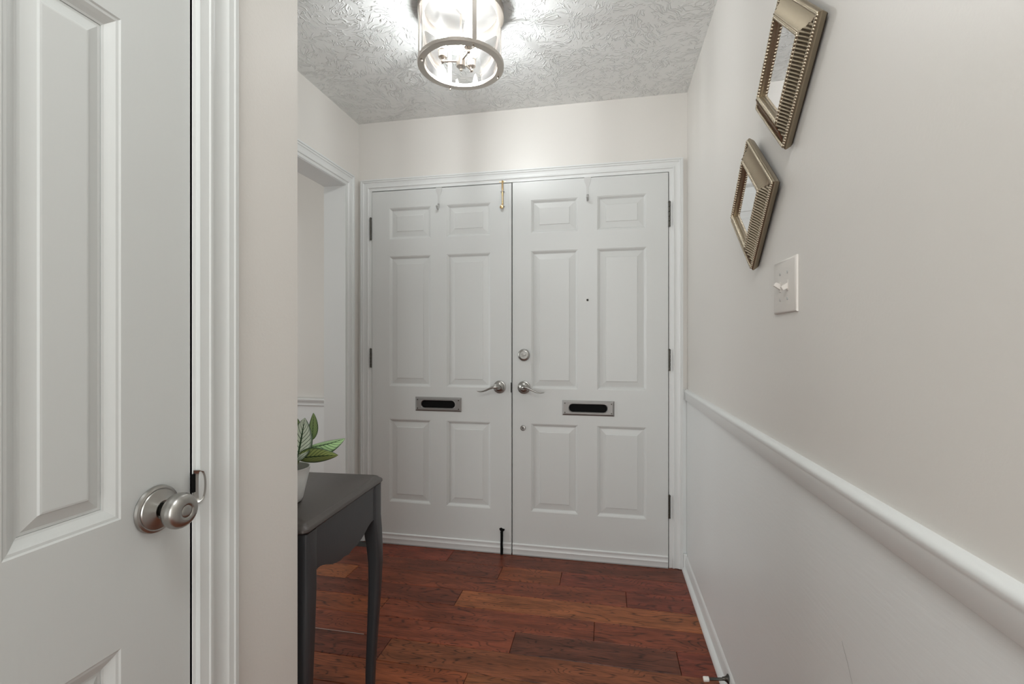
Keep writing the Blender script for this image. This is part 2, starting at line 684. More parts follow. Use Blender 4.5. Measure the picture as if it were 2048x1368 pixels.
# dining room seen through the opening
DFY = 2.60
structure(obj('wall_dining', BX(-4.0, LX - .125, DFY, DFY + .1, 0, CZ), M['wall']), 'beige dining room wall seen through the opening', 'wall')
structure(obj('wall_dining_side', BX(-4.1, -4.0, .70, 2.7, 0, CZ), M['wall']), 'far side wall of the dining room', 'wall')
structure(obj('wall_dining_near', BX(-4.0, LX - .125, .60, .70, 0, CZ), M['wall']), 'near wall of the dining room', 'wall')
tr = structure(empty('trim_5'), 'white chair rail and wainscot on the dining room wall', 'trim')
rail = [(.775, 0), (.775, .010), (.779, .013), (.786, .010), (.797, .010), (.800, .020), (.812, .026), (.820, .024), (.822, 0)]
obj('chair_rail', sweep_prof(rail, 0, 1, lambda b, d: Vector((-3.99, DFY - .006 - d, b)), lambda b, d: Vector((LX - .127, DFY - .006 - d, b))), M['trim'], tr)
obj('wainscot_panel', BX(-3.99, LX - .127, DFY - .006, DFY - .0005, 0.001, .80), M['wains'], tr)

# ------------------------------------------------------------------ floor with planks
fl = structure(obj('floor', BX(-4.0, RX + .1, BY - .1, FY + .14, -.06, -.014), M['subfloor']), 'red brown hardwood floor of wide planks', 'floor')
LIGHT, ORANGE, MID, RED, DARK, STRIPE = (.34, .108, .040), (.285, .078, .030), (.225, .057, .027), (.225, .051, .028), (.170, .045, .024), (.150, .048, .027)
rows = {
    0: [(-.831, RED), (9, DARK)],
    1: [(-.523, DARK), (-.218, ORANGE), (9, RED)],
    2: [(-1.26, LIGHT), (.09, MID), (9, RED)],
    3: [(-.658, DARK), (9, LIGHT)],
    4: [(-.965, ORANGE), (-.047, MID), (9, MID)],
    5: [(-.355, MID), (.259, STRIPE), (9, RED)],
    6: [(-.825, DARK), (9, (.235, .075, .032))],
    7: [(-.476, ORANGE), (9, (.295, .098, .037))],
}
G = .0007
PITCH = .1325
YTOP = 2.398 + PITCH


def plank(x0, x1, y0, y1, col):
    bm = bmesh.new()
    cx, cy = (x0 + x1) / 2, (y0 + y1) / 2
    hx, hy = (x1 - x0) / 2 - G, (y1 - y0) / 2 - G
    b = .0016
    loft(bm, [[Vector((sx * hx, sy * hy, -.014)) for sx, sy in ((-1, -1), (1, -1), (1, 1), (-1, 1))],
              [Vector((sx * hx, sy * hy, -b)) for sx, sy in ((-1, -1), (1, -1), (1, 1), (-1, 1))],
              [Vector((sx * (hx - b), sy * (hy - b), 0)) for sx, sy in ((-1, -1), (1, -1), (1, 1), (-1, 1))]])
    o = obj('plank', bm, M['floor'], fl)
    o.location = (cx, cy, 0)
    j = random.uniform(.93, 1.07)
    o.color = (col[0] * j, col[1] * j, col[2] * j, 1)
    return o


XL = -3.2
for r in range(-1, 36):
    y1 = YTOP - r * PITCH
    y0 = y1 - PITCH
    if r == -1:
        y1 = y0 + .06
    if y1 < BY:
        break
    x_left = XL if y0 > .72 else HX - .0
    x_left = XL if y0 > .80 else HX
    if r < 8 and r >= 0:
        cuts = rows[r]
    elif r == -1:
        cuts = [(-1.0, RED), (9, DARK)]
    else:
        p = random.uniform(-.5, .2)
        cuts = [(p, random.choice((MID, RED, ORANGE, LIGHT))), (9, random.choice((MID, RED, ORANGE, DARK)))]
    x = x_left
    if x_left < -2 and cuts[0][0] > -1.6:
        plank(x_left, -1.62 - .2 * (r % 3), y0, y1, MID)
        x = -1.62 - .2 * (r % 3)
    for xe, col in cuts:
        xe = min(xe, RX)
        if xe - x > .02:
            plank(x, xe, y0, y1, col)
            x = xe
bm = BX(-1.171, -.945, 1.7346, 1.7364, -.004, .0003)  # thin pale strip along one plank joint
obj('pale_seam', bm, M['seam'], fl)['label'] = 'pale line in a plank joint'
bm = BX(-1.424, -1.30, 2.475, 2.535, -.004, .0012)  # thin grey patch laid over the corner planks
obj('corner_patch', bm, M['greypatch'], fl)['label'] = 'grey patch in the floor corner'

# ------------------------------------------------------------------ trims
# trim_1: casing of the front doors
t1 = structure(empty('trim_1'), 'white moulded casing around the double front doors', 'trim')
casing(t1, far, -1.342, .322, 2.040, cas_prof(.064, .9), M['trim'])
bm = bmesh.new()
box(bm, -1.345, -1.336, FY - .010, FY + .1, 0.001, 2.045)
obj('jamb', bm, M['trim'], t1)
bm = bmesh.new()
box(bm, .3175, .325, FY - .010, FY + .1, 0.001, 2.045)
obj('jamb', bm, M['trim'], t1)
bm = bmesh.new()
box(bm, -1.336, .3175, FY - .010, FY + .1, 2.037, 2.045)
obj('head_jamb', bm, M['trim'], t1)
bm = bmesh.new()
box(bm, -1.336, .3175, FY + .034, FY + .06, .002, 2.036)  # black sheet added behind both leaves so their gaps read dark
bm2 = bm
obj('gap_dark_backing', bm2, M['black'], t1)['label'] = 'black sheet added to darken the door gaps'
# brass strike and hole above the slide bolt
bm = bmesh.new()
box(bm, -.576, -.538, FY - .0128, FY - .009, 2.0402, 2.0440)
obj('strike_strip', bm, M['brass'], t1)['label'] = 'thin brass strike strip at the head'
bm = bmesh.new()
lathe(bm, [(.0035, 0), (.0035, .0005)], (-.557, FY - .0128, 2.058), (0, -1, 0), 12)
obj('bolt_hole', bm, M['black'], t1)

# trim_2: casing of the opening to the dining room
t2 = structure(empty('trim_2'), 'white cased opening to the dining room left of the front doors', 'trim')
casing(t2, left, OY0, OY1, OZ, cas_prof(.072, .95), M['trim'])
J = .008
obj('jamb', BX(LX - .127, LX + .006, OY1 - .004, OY1 - .0005, .002, OZ - .004), M['trim'], t2)
obj('jamb', BX(LX - .127, LX + .006, OY0 + .0005, OY0 + .004, .002, OZ - .004), M['trim'], t2)
obj('head_jamb', BX(LX - .127, LX + .006, OY0 + .0005, OY1 - .0005, OZ - .0038, OZ - .0005), M['trim'], t2)

# trim_3: closet door casing
t3 = structure(empty('trim_3'), 'white casing of the closet door in the near left wall', 'trim')
near_prof = [(q * .9, d) for q, d in ((0, .0100), (.010, .0108), (.017, .0118), (.0195, .0138), (.026, .0142), (.031, .0125), (.045, .0121), (.056, .0133),
                                      (.060, .0155), (.067, .0160), (.0705, .0165), (.073, .0182), (.081, .0180))]
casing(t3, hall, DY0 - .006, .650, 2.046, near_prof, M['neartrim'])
obj('jamb', BX(HX - .11, HX + .002, .6445, .652, .002, 2.046), M['trim'], t3)
obj('jamb', BX(HX - .11, HX + .002, DY0 - .008, DY0, .002, 2.046), M['trim'], t3)
obj('head_jamb', BX(HX - .11, HX + .002, DY0, .6445, 2.040, 2.046), M['trim'], t3)
# strike plate with a curved lip
st = empty('strike_plate', (0, 0, 0), 0, t3)
st['label'] = 'nickel strike plate with curved lip beside the knob'
bm = bmesh.new()
pts = []
for k in range(9):
    a = k / 8
    pts.append((HX + .0035 + .0085 * math.sin(a * math.pi), .6475 + .010 * math.sin(a * math.pi) ** .8))
rings = []
zc0 = .931
for k in range(15):
    u = -1 + 2 * k / 14
    e = math.sqrt(max(0.0, 1 - u * u)) ** .7
    z = zc0 + u * .0255
    y1 = .6470 + .0105 * e
    rings.append([Vector((HX + .0025, .6440, z)), Vector((HX + .0040, .6440, z)), Vector((HX + .0108, y1, z)),
                  Vector((HX + .0118, y1 + .0022 * e + .0004, z)), Vector((HX + .0100, y1 + .0026 * e + .0004, z)), Vector((HX + .0025, .6462, z))])
loft(bm, rings)
obj('strike_lip', bm, M['nickel'], st, True, 30)
obj('latch_hole', BX(HX + .0020, HX + .0056, .6405, .6458, zc0 - .009, zc0 + .020), M['black'], st)

# chair rail + wainscot on the right wall
t4 = structure(empty('trim_4'), 'white chair rail and painted wainscot along the right hand wall', 'trim')
rp = [(.866, 0), (.866, .0125), (.868, .0138), (.899, .0138), (.902, .0145), (.908, .0162), (.913, .0152), (.918, .010), (.9205, .0045), (.921, 0)]
obj('chair_rail', sweep_prof(rp, 0, 1, lambda b, d: right(BY + .001, b, d), lambda b, d: right(FY - .005, b, d)), M['trim'], t4, True, 40)
obj('chair_rail', sweep_prof([(b, d * .55) for b, d in rp], 0, 1, lambda b, d: far(.3865, b, d), lambda b, d: far(RX - .0115, b, d)), M['trim'], t4, True, 40)
obj('wainscot_panel', BX(RX - .0035, RX - .0005, BY + .001, FY - .001, .001, .868), M['wains'], t4)
obj('wainscot_panel', BX(.3865, RX - .0036, FY - .0035, FY - .0005, .001, .868), M['wains'], t4)
# hairline crack in the wainscot
bm = bmesh.new()
ck = [(.925, .64), (.905, .615), (.885, .585), (.868, .565), (.852, .545)]
for (a0, b0), (a1, b1) in zip(ck, ck[1:]):
    vs = [bm.verts.new(right(a, b, .0037)) for a, b in ((a0, b0), (a1, b1), (a1, b1 - .0011), (a0, b0 - .0011))]
    bm.faces.new(vs)
obj('crack', bm, M['slotmetal'], t4)

# baseboard right with shoe moulding
bb = structure(empty('baseboard_right'), 'white baseboard with shoe moulding along the right hand wall', 'baseboard')
bp_ = [(.001, .0035), (.001, .0125), (.050, .0125), (.054, .0105), (.060, .0105), (.064, .0085), (.070, .0060), (.073, .0036)]
obj('board', sweep_prof(bp_, 0, 1, lambda b, d: right(BY + .001, b, d), lambda b, d: right(FY - .024, b, d)), M['trim'], bb, True, 30)
sh = [(.0005, .0125)] + [(.0005 + .019 * math.sin(a), .0125 + .0165 * math.cos(a)) for a in (math.pi / 2 * k / 6 for k in range(7))]
obj('shoe_moulding', sweep_prof(sh, 0, 1, lambda b, d: right(BY + .001, b, d), lambda b, d: right(FY - .024, b, d)), M['trim'], bb, True, 40)
obj('plinth_block', BX(.3868, RX - .0037, FY - .0235, FY - .0036, .001, .082, bev=.0015), M['trim'], bb)
# baseboard stub left of the front doors
bl_ = structure(empty('baseboard_left'), 'short white baseboard between the opening and the front doors', 'baseboard')
obj('board', BX(LX + .0005, LX + .011, 2.481, FY - .001, .001, .085, bev=.001), M['trim'], bl_)
obj('board', BX(LX + .0115, -1.4085, FY - .012, FY - .0005, .001, .085, bev=.001), M['trim'], bl_)


# ------------------------------------------------------------------ panelled doors
def door_leaf(name, mp, a0, a1, z0, z1, panels, thick, stick, bev, m):
    """mp(a, b, d) maps into the room; the face lies at d=0."""
    bm = bmesh.new()
    As = sorted({a0, a1, *[p[0] for p in panels], *[p[1] for p in panels]})
    Bs = sorted({z0, z1, *[p[2] for p in panels], *[p[3] for p in panels]})
    cache = {}

    def V(a, b, d):
        k = (round(a, 5), round(b, 5), round(d, 5))
        if k not in cache:
            cache[k] = bm.verts.new(mp(a, b, d))
        return cache[k]

    def inpanel(a, b):
        return any(p[0] < a < p[1] and p[2] < b < p[3] for p in panels)
    for i in range(len(As) - 1):
        for j in range(len(Bs) - 1):
            if inpanel((As[i] + As[i + 1]) / 2, (Bs[j] + Bs[j + 1]) / 2):
                continue
            bm.faces.new((V(As[i], Bs[j], 0), V(As[i + 1], Bs[j], 0), V(As[i + 1], Bs[j + 1], 0), V(As[i], Bs[j + 1], 0)))
    ST = [(0, 0), (.12, -.0015), (.3, -.0020), (.55, -.0048), (.85, -.0085), (1.0, -.0095)]
    for (p0, p1, q0, q1) in panels:
        prev = None
        for f, d in ST:
            e = f * stick
            ring = [V(p0 + e, q0 + e, d), V(p1 - e, q0 + e, d), V(p1 - e, q1 - e, d), V(p0 + e, q1 - e, d)]
            if prev:
                for k in range(4):
                    bm.faces.new((prev[k], prev[(k + 1) % 4], ring[(k + 1) % 4], ring[k]))
            prev = ring
        ring = [V(p0 + stick, q0 + stick, -thick + .004), V(p1 - stick, q0 + stick, -thick + .004), V(p1 - stick, q1 - stick, -thick + .004), V(p0 + stick, q1 - stick, -thick + .004)]
        for k in range(4):
            bm.faces.new((prev[k], prev[(k + 1) % 4], ring[(k + 1) % 4], ring[k]))
        bm.faces.new(ring)
    # sides and back
    c0 = [(a0, z0), (a1, z0), (a1, z1), (a0, z1)]
    back = [bm.verts.new(mp(a, b, -thick)) for a, b in c0]
    bm.faces.new(back)
    for k in range(4):
        A, B = c0[k], c0[(k + 1) % 4]
        va, vb = bm.verts.new(mp(*A, 0)), bm.verts.new(mp(*B, 0))
        bm.faces.new((va, vb, back[(k + 1) % 4], back[k]))
    root = obj(name, bm, m)
    # raised panels
    for (p0, p1, q0, q1) in panels:
        b2 = bmesh.new()
        rings = []
        for e, d in ((stick + .0004, -.020), (stick + .0004, -.0105), (stick + .004, -.0105), (stick + bev, -.0062), (stick + bev + .0016, -.0040), (stick + bev + .004, -.0036)):
            rings.append([mp(p0 + e, q0 + e, d), mp(p1 - e, q0 + e, d), mp(p1 - e, q1 - e, d), mp(p0 + e, q1 - e, d)])
        loft(b2, rings)
        obj('panel', b2, m, root)
    return root


DFACE = FY - 2.543       # the leaf face lies a little in front of the wall face


def fdoor(a, b, d):
    return Vector((a, 2.543 - d, b))


PZ = [(.243, .719), (.909, 1.655), (1.752, 1.932)]
d1 = door_leaf('door_1', fdoor, -1.333, -.5065, .006, 2.031,
               [(x0, x1, z0, z1) for (x0, x1) in ((-1.225, -.974), (-.879, -.625)) for (z0, z1) in PZ], .044, .014, .030, M['door'])
structure(d1, 'left leaf of the white six panel double front doors', 'door')
d2 = door_leaf('door_2', fdoor, -.5015, .3135, .006, 2.033,
               [(x0, x1, z0, z1) for (x0, x1) in ((-.399, -.147), (-.0455, .206)) for (z0, z1) in PZ], .044, .014, .030, M['door'])
structure(d2, 'right leaf of the white six panel double front doors with deadbolt and peephole', 'door')


def hall_door(a, b, d):
    return Vector((HX - .002 + d, a, b))


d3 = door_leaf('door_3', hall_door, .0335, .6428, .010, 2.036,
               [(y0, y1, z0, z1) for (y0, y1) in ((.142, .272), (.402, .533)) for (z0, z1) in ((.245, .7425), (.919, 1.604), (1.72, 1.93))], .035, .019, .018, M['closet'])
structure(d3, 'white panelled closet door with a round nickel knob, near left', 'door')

# astragal strip on the left leaf edge
obj('astragal', BX(-.5225, -.5075, 2.5385, 2.5428, .070, 2.028, bev=.0012), M['door'], d1)
obj('latch_recess', BX(-.5100, -.5060, 2.5370, 2.5405, .886, .941), M['black'], d1)['label'] = 'dark latch recess in the meeting edge'


# door sweeps
def sweep(parent, x0, x1):
    pr = [(.007, 0), (.007, .0065), (.030, .0065), (.034, .0085), (.038, .0065), (.052, .0050), (.056, .0075), (.060, .0075), (.063, .004), (.064, 0)]
    obj('door_sweep', sweep_prof(pr, 0, 1, lambda b, d: fdoor(x0, b, d), lambda b, d: fdoor(x1, b, d)), M['trim'], parent, True, 40)
    obj('sweep_lip', BX(x0, x1, 2.5372, 2.5405, .001, .0068), M['hookgrey'], parent)


sweep(d1, -1.332, -.5075)
sweep(d2, -.5005, .3125)


# hinges
def hinge(parent, x, z0, z1, sgn):
    h = empty('hinge', (x, 2.5385, (z0 + z1) / 2), 0, parent)
    L_ = z1 - z0
    n = 5
    for k in range(n):
        bm = bmesh.new()
        a = -L_ / 2 + L_ * k / n
        lathe(bm, [(.0045, a + .0006), (.0055, a + .0012), (.0055, a + L_ / n - .0012), (.0045, a + L_ / n - .0006)], (0, 0, 0), (0, 0, 1), 12)
        obj('knuckle', bm, M['bronze'], h, True, 40)
    bm = bmesh.new()
    lathe(bm, [(.004, -L_ / 2 - .004), (.006, -L_ / 2 - .003), (.006, -L_ / 2), (.003, -L_ / 2), (.003, L_ / 2), (.0065, L_ / 2), (.0065, L_ / 2 + .003), (.003, L_ / 2 + .007), (.0, L_ / 2 + .008)], (0, 0, 0), (0, 0, 1), 12)
    obj('pin', bm, M['bronze'], h, True, 40)


for z0, z1 in ((1.757, 1.878), (1.018, 1.119), (.262, .372)):
    hinge(d1, -1.3395, z0, z1, -1)
    hinge(d2, .3185, z0, z1, 1)


# levers
def lever(parent, x, z, sgn):
    h = empty('lever_handle', (x, 2.543, z), 0, parent)
    bm = bmesh.new()
    lathe(bm, [(.0345, 0), (.0350, .003), (.0335, .0062), (.0295, .0075), (.0285, .0095), (.0265, .0125), (.0200, .0170), (.0140, .0200), (.0125, .024), (.0125, .030), (.0, .030)], (0, 0, 0), (0, -1, 0), 40)
    obj('rosette', bm, M['nickel'], h, True, 40)
    bm = bmesh.new()
    # hub that turns into the wave-shaped lever
    pts, rad, fl_ = [], [], []
    ctl = [(0, -.024, .000, .0120, 1, 1), (0, -.036, .001, .0125, 1, 1), (.004, -.044, .0025, .0118, 1, 1), (.014, -.049, .003, .0098, 1, .9),
           (.028, -.051, .0015, .0082, 1, .8), (.046, -.052, -.006, .0074, 1, .72), (.064, -.052, -.0145, .0070, 1, .66), (.082, -.051, -.0210, .0070, 1, .58),
           (.098, -.049, -.0232, .0068, 1, .5), (.110, -.046, -.0222, .0058, 1, .42), (.117, -.044, -.0205, .0034, 1, .4)]
    for a, y, b, r, fu, fv in ctl:
        pts.append((sgn * a, y, b))
        rad.append(r)
        fl_.append((fu, fv))
    tube(bm, pts, rad, 14, fl_)
    obj('lever', bm, M['nickel'], h, True, 60)
    return h


lever(d1, -.574, .915, -1)['label'] = 'wave shaped nickel lever pointing left'
lever(d2, -.438, .915, 1)['label'] = 'wave shaped nickel lever pointing right'
# deadbolt
db = empty('deadbolt', (-.438, 2.543, 1.091), 0, d2)
bm = bmesh.new()
lathe(bm, [(.0320, 0), (.0328, .004), (.0315, .0085), (.0285, .0110), (.0225, .0125), (.0215, .0115), (.0, .0115)], (0, 0, 0), (0, -1, 0), 36)
obj('rose', bm, M['nickel'], db, True, 40)
bm = bmesh.new()
lathe(bm, [(.0085, .011), (.0085, .017), (.0, .018)], (0, 0, 0), (0, -1, 0), 20)
box(bm, -.014, .014, -.026, -.0165, -.0042, .0042, bev=.002)
obj('thumb_turn', bm, M['nickel'], db, True, 40)
# small lock
sl = empty('privacy_lock', (-.443, 2.543, .694), 0, d2)
bm = bmesh.new()
lathe(bm, [(.0145, 0), (.0148, .003), (.0125, .006), (.0085, .0065), (.0085, .005), (.0, .005)], (0, 0, 0), (0, -1, 0), 24)
obj('rose', bm, M['nickel'], sl, True, 40)
obj('keyhole', BX(-.0016, .0016, -.0062, -.0048, -.005, .005), M['black'], sl)
# peephole
pe = empty('peephole', (-.096, 2.543, 1.385), 0, d2)
bm = bmesh.new()
lathe(bm, [(.0078, 0), (.0078, .0016), (.0062, .0028), (.0050, .0028), (.0050, .0012), (.0, .0012)], (0, 0, 0), (0, -1, 0), 20)
obj('ring', bm, M['nickel'], pe, True, 40)
bm = bmesh.new()
lathe(bm, [(.0049, .0013), (.0, .0022)], (0, 0, 0), (0, -1, 0), 16)
obj('lens', bm, M['black'], pe, True)


# mail slots
def mail_slot(parent, cx, cz, hw, hh, sw, shh):
    h = empty('mail_slot', (cx, 2.543, cz), 0, parent)
    bm = bmesh.new()
    n = 10
    # stadium hole outline
    st_ = []
    for k in range(n + 1):
        a = -math.pi / 2 + math.pi * k / n
        st_.append((sw - shh + math.cos(a) * shh, math.sin(a) * shh))
    for k in range(n + 1):
        a = math.pi / 2 + math.pi * k / n
        st_.append((-(sw - shh) + math.cos(a) * shh, math.sin(a) * shh))

    def outer(x, z, ex, ez):
        # rectangle point reached on the same bearing, spread over the corners
        t = max(abs(x) / sw, abs(z) / shh)
        return (max(-ex, min(ex, x / t / sw * ex)), max(-ez, min(ez, z / t / shh * ez)))
    q = .009
    outs = [outer(x, z, hw - q, hh - q) for x, z in st_]
    # make sure corners exist
    for cxs in (1, -1):
        for czs in (1, -1):
            bi = min(range(len(outs)), key=lambda i: (outs[i][0] - cxs * (hw - q)) ** 2 + (outs[i][1] - czs * (hh - q)) ** 2)
            outs[bi] = (cxs * (hw - q), czs * (hh - q))
    f1 = hw / (hw - q)
    f2 = hh / (hh - q)
    rings = [
        [Vector((x * .985, -.001, z * .95)) for x, z in st_],
        [Vector((x, -.0068, z)) for x, z in st_],
        [Vector((x * 1.02, -.0084, z * 1.09)) for x, z in st_],
        [Vector((x * 1.035, -.0074, z * 1.15)) for x, z in st_],
        [Vector((x, -.0074, z)) for x, z in outs],
        [Vector((x * f1, -.0015, z * f2)) for x, z in outs],
        [Vector((x * f1, -.0002, z * f2)) for x, z in outs],
    ]
    loft(bm, rings, cap=False)
    obj('plate', bm, M['slotmetal'], h, True, 22)
    obj('flap', BX(-sw, sw, -.0012, -.0003, -shh, shh), M['black'], h)['label'] = 'black inner flap behind the slot'
    for sx in (-1, 1):
        for sz in (-1, 1):
            b2 = bmesh.new()
            lathe(b2, [(.0036, .0070), (.0034, .0082), (.0, .0088)], (sx * (hw - .015), 0, sz * (hh - .0155)), (0, -1, 0), 12)
            obj('screw', b2, M['bronze'], h, True, 40)


mail_slot(d1, -.9285, .811, .1365, .040, .101, .0215)
mail_slot(d2, -.0935, .811, .1365, .040, .101, .0215)

# brass slide bolt at the head of the left leaf
sb = empty('slide_bolt', (-.556, 2.543, 1.96), 0, d1)
sb['label'] = 'brass slide bolt at the top of the left leaf'
bm = bmesh.new()
lathe(bm, [(.0052, -.062), (.0052, .083), (.0035, .086)], (0, -.0085, 0), (0, 0, 1), 14)
obj('rod', bm, M['brass'], sb, True, 40)
bm = bmesh.new()
lathe(bm, [(.0045, .006), (.0045, .014), (.0098, .018), (.0105, .022), (.0080, .0265), (.0, .028)], (-.002, 0, -.062), (0, -1, 0), 18)
obj('knob', bm, M['brass'], sb, True, 40)
for z, w_ in ((.026, .014), (-.054, .013)):
    bm = bmesh.new()
    box(bm, -w_, w_, -.0022, -.0001, z - .006, z + .006, bev=.0008)
    tube(bm, [(-.0085, -.001, z), (-.0075, -.011, z), (0, -.0148, z), (.0075, -.011, z), (.0085, -.001, z)], .0016, 8, (2.6, 1))
    obj('guide', bm, M['trim'], sb, True, 40)
# dark foot bolt at the bottom of the left leaf
fb = empty('foot_bolt', (-.560, 2.543, .07), 0, d1)
fb['label'] = 'blackened foot bolt at the bottom of the left leaf'
bm = bmesh.new()
tube(bm, [(0, -.0105, -.069), (.0006, -.0105, -.04), (-.0004, -.0095, -.015), (.0004, -.009, .02), (0, -.0085, .055)], [.0074, .0078, .0070, .0072, .0072], 10)
obj('rod', bm, M['black'], fb, True, 50)
bm = bmesh.new()
n = 14
ring = []
for k in range(n):
    a = 2 * math.pi * k / n
    r = .0125 * (1 + .28 * math.sin(3 * a + .6) + .16 * math.sin(5 * a))
    ring.append((math.cos(a) * r - .001, math.sin(a) * r * 1.2 + .058))
loft(bm, [[Vector((x, -.0001, z)) for x, z in ring], [Vector((x * .8, -.0085, (z - .058) * .8 + .058)) for x, z in ring]])
obj('socket', bm, M['black'], fb, True, 50)

# closet door knob
KZ, KY = .916, .584
kn = empty('door_knob', (HX - .002, KY, KZ), 0, d3)
bm = bmesh.new()
lathe(bm, [(.0335, 0), (.0345, .002), (.0335, .0055), (.0305, .0072), (.0290, .0070), (.0282, .0085), (.0165, .0135), (.0135, .0155), (.0118, .0150), (.0112, .012), (.0, .012)], (0, 0, 0), (1, 0, 0), 48)
obj('rosette', bm, M['nickel'], kn, True, 35)
bm = bmesh.new()
lathe(bm, [(.0098, .010), (.0098, .024), (.0108, .0255), (.0108, .030)], (0, 0, 0), (1, 0, 0), 28)
obj('neck', bm, M['bronze'], kn, True, 35)
bm = bmesh.new()
lathe(bm, [(.0, .0270), (.0120, .0275), (.0195, .0300), (.0242, .0345), (.0256, .0395), (.0255, .0440), (.0244, .0462), (.0245, .0476), (.0228, .0510),
           (.0185, .0545), (.0125, .0562), (.0098, .0556), (.0088, .0545), (.0080, .0552), (.0045, .0560), (.0, .0562)], (0, 0, 0), (1, 0, 0), 48)
obj('knob', bm, M['nickel'], kn, True, 40)


# ------------------------------------------------------------------ over-door hooks
def door_hook(x, ztop, zbot, label):
    o = empty('over_door_hook', (x, 2.543, ztop), 0)
    tag(o, label, 'hook', 'over-door hooks')
    Lh = ztop - zbot
    bm = bmesh.new()
    pr = [(.0180, .001), (.0185, -.012), (.0150, -.024), (.0085, -.040), (.0062, -.048), (.0060, -Lh + .034), (.0060, -Lh + .012)]
    loft(bm, [[Vector((-w_, -.0003, z)), Vector((w_, -.0003, z)), Vector((w_, -.0024, z)), Vector((-w_, -.0024, z))] for w_, z in pr])
    obj('strap', bm, M['hookwhite'], o)
    bm = bmesh.new()
    tube(bm, [(0, -.0026, -Lh + .034), (0, -.009, -Lh + .026), (0, -.010, -Lh + .012), (0, -.016, -Lh + .002), (0, -.026, -Lh + .003), (0, -.032, -Lh + .012)], [.0040, .0046, .0046, .0046, .0044, .0050], 10)
    sphere(bm, (0, -.0325, -Lh + .014), .0066, 10, 6)
    sphere(bm, (0, -.0095, -Lh + .031), .0058, 10, 6)
    obj('hook_arm', bm, M['hookgrey'], o, True, 60)
    obj('top_clip', BX(-.018, .018, -.0024, .038, .0011, .0026), M['hookwhite'], o)


door_hook(-.925, 2.031, 1.906, 'pale over-door hook on the left leaf of the front doors')
door_hook(-.096, 2.033, 1.907, 'pale over-door hook on the right leaf above the peephole')

# ------------------------------------------------------------------ light switch
sw = empty('switch_plate', (RX, 1.1935, 1.2905), 0)
tag(sw, 'double toggle light switch with warm white plate below the mirrors', 'light switch')
bm = bmesh.new()
HWY, HWZ = .0685, .0615
loft(bm, [[Vector((-x, sy * (HWY - e), sz * (HWZ - e))) for sy, sz in ((-1, -1), (1, -1), (1, 1), (-1, 1))] for x, e in ((.0002, 0), (.003, 0), (.0052, .0025), (.0062, .0065))])
obj('plate', bm, M['plastic'], sw, True, 50)
for sy, up in ((1, 1), (-1, -1)):
    y = sy * .0225
    tg = empty('toggle', (0, y, 0), 0, sw)
    bm = bmesh.new()
    box(bm, -.0075, -.006, -.005, .005, -.0118, .0118, bev=.0006)
    obj('collar', bm, M['plastic'], tg)
    bm = bmesh.new()
    t0 = Vector((-.005, 0, 0))
    dirv = Vector((-.9, 0, .5 * up)).normalized()
    perp = Vector((.5 * up, 0, .9)).normalized()
    loft(bm, [[t0 + dirv * l + perp * (hz * q) + Vector((0, hy * p, 0)) for p, q in ((-1, -1), (1, -1), (1, 1), (-1, 1))]
              for l, hy, hz in ((0, .0040, .0062), (.009, .0036, .0052), (.0145, .0034, .0046), (.0155, .0026, .0038))])
    obj('lever', bm, M['plastic'], tg)
    for sz in (-1, 1):
        b2 = bmesh.new()
        lathe(b2, [(.0034, .0060), (.0033, .0072), (.0, .0078)], (0, y, sz * .0300), (-1, 0, 0), 12)
        box(b2, -.0080, -.0072, y - .0005, y + .0005, sz * .03 - .0028, sz * .03 + .0028)
        obj('screw', b2, M['hookgrey'], sw, True, 40)


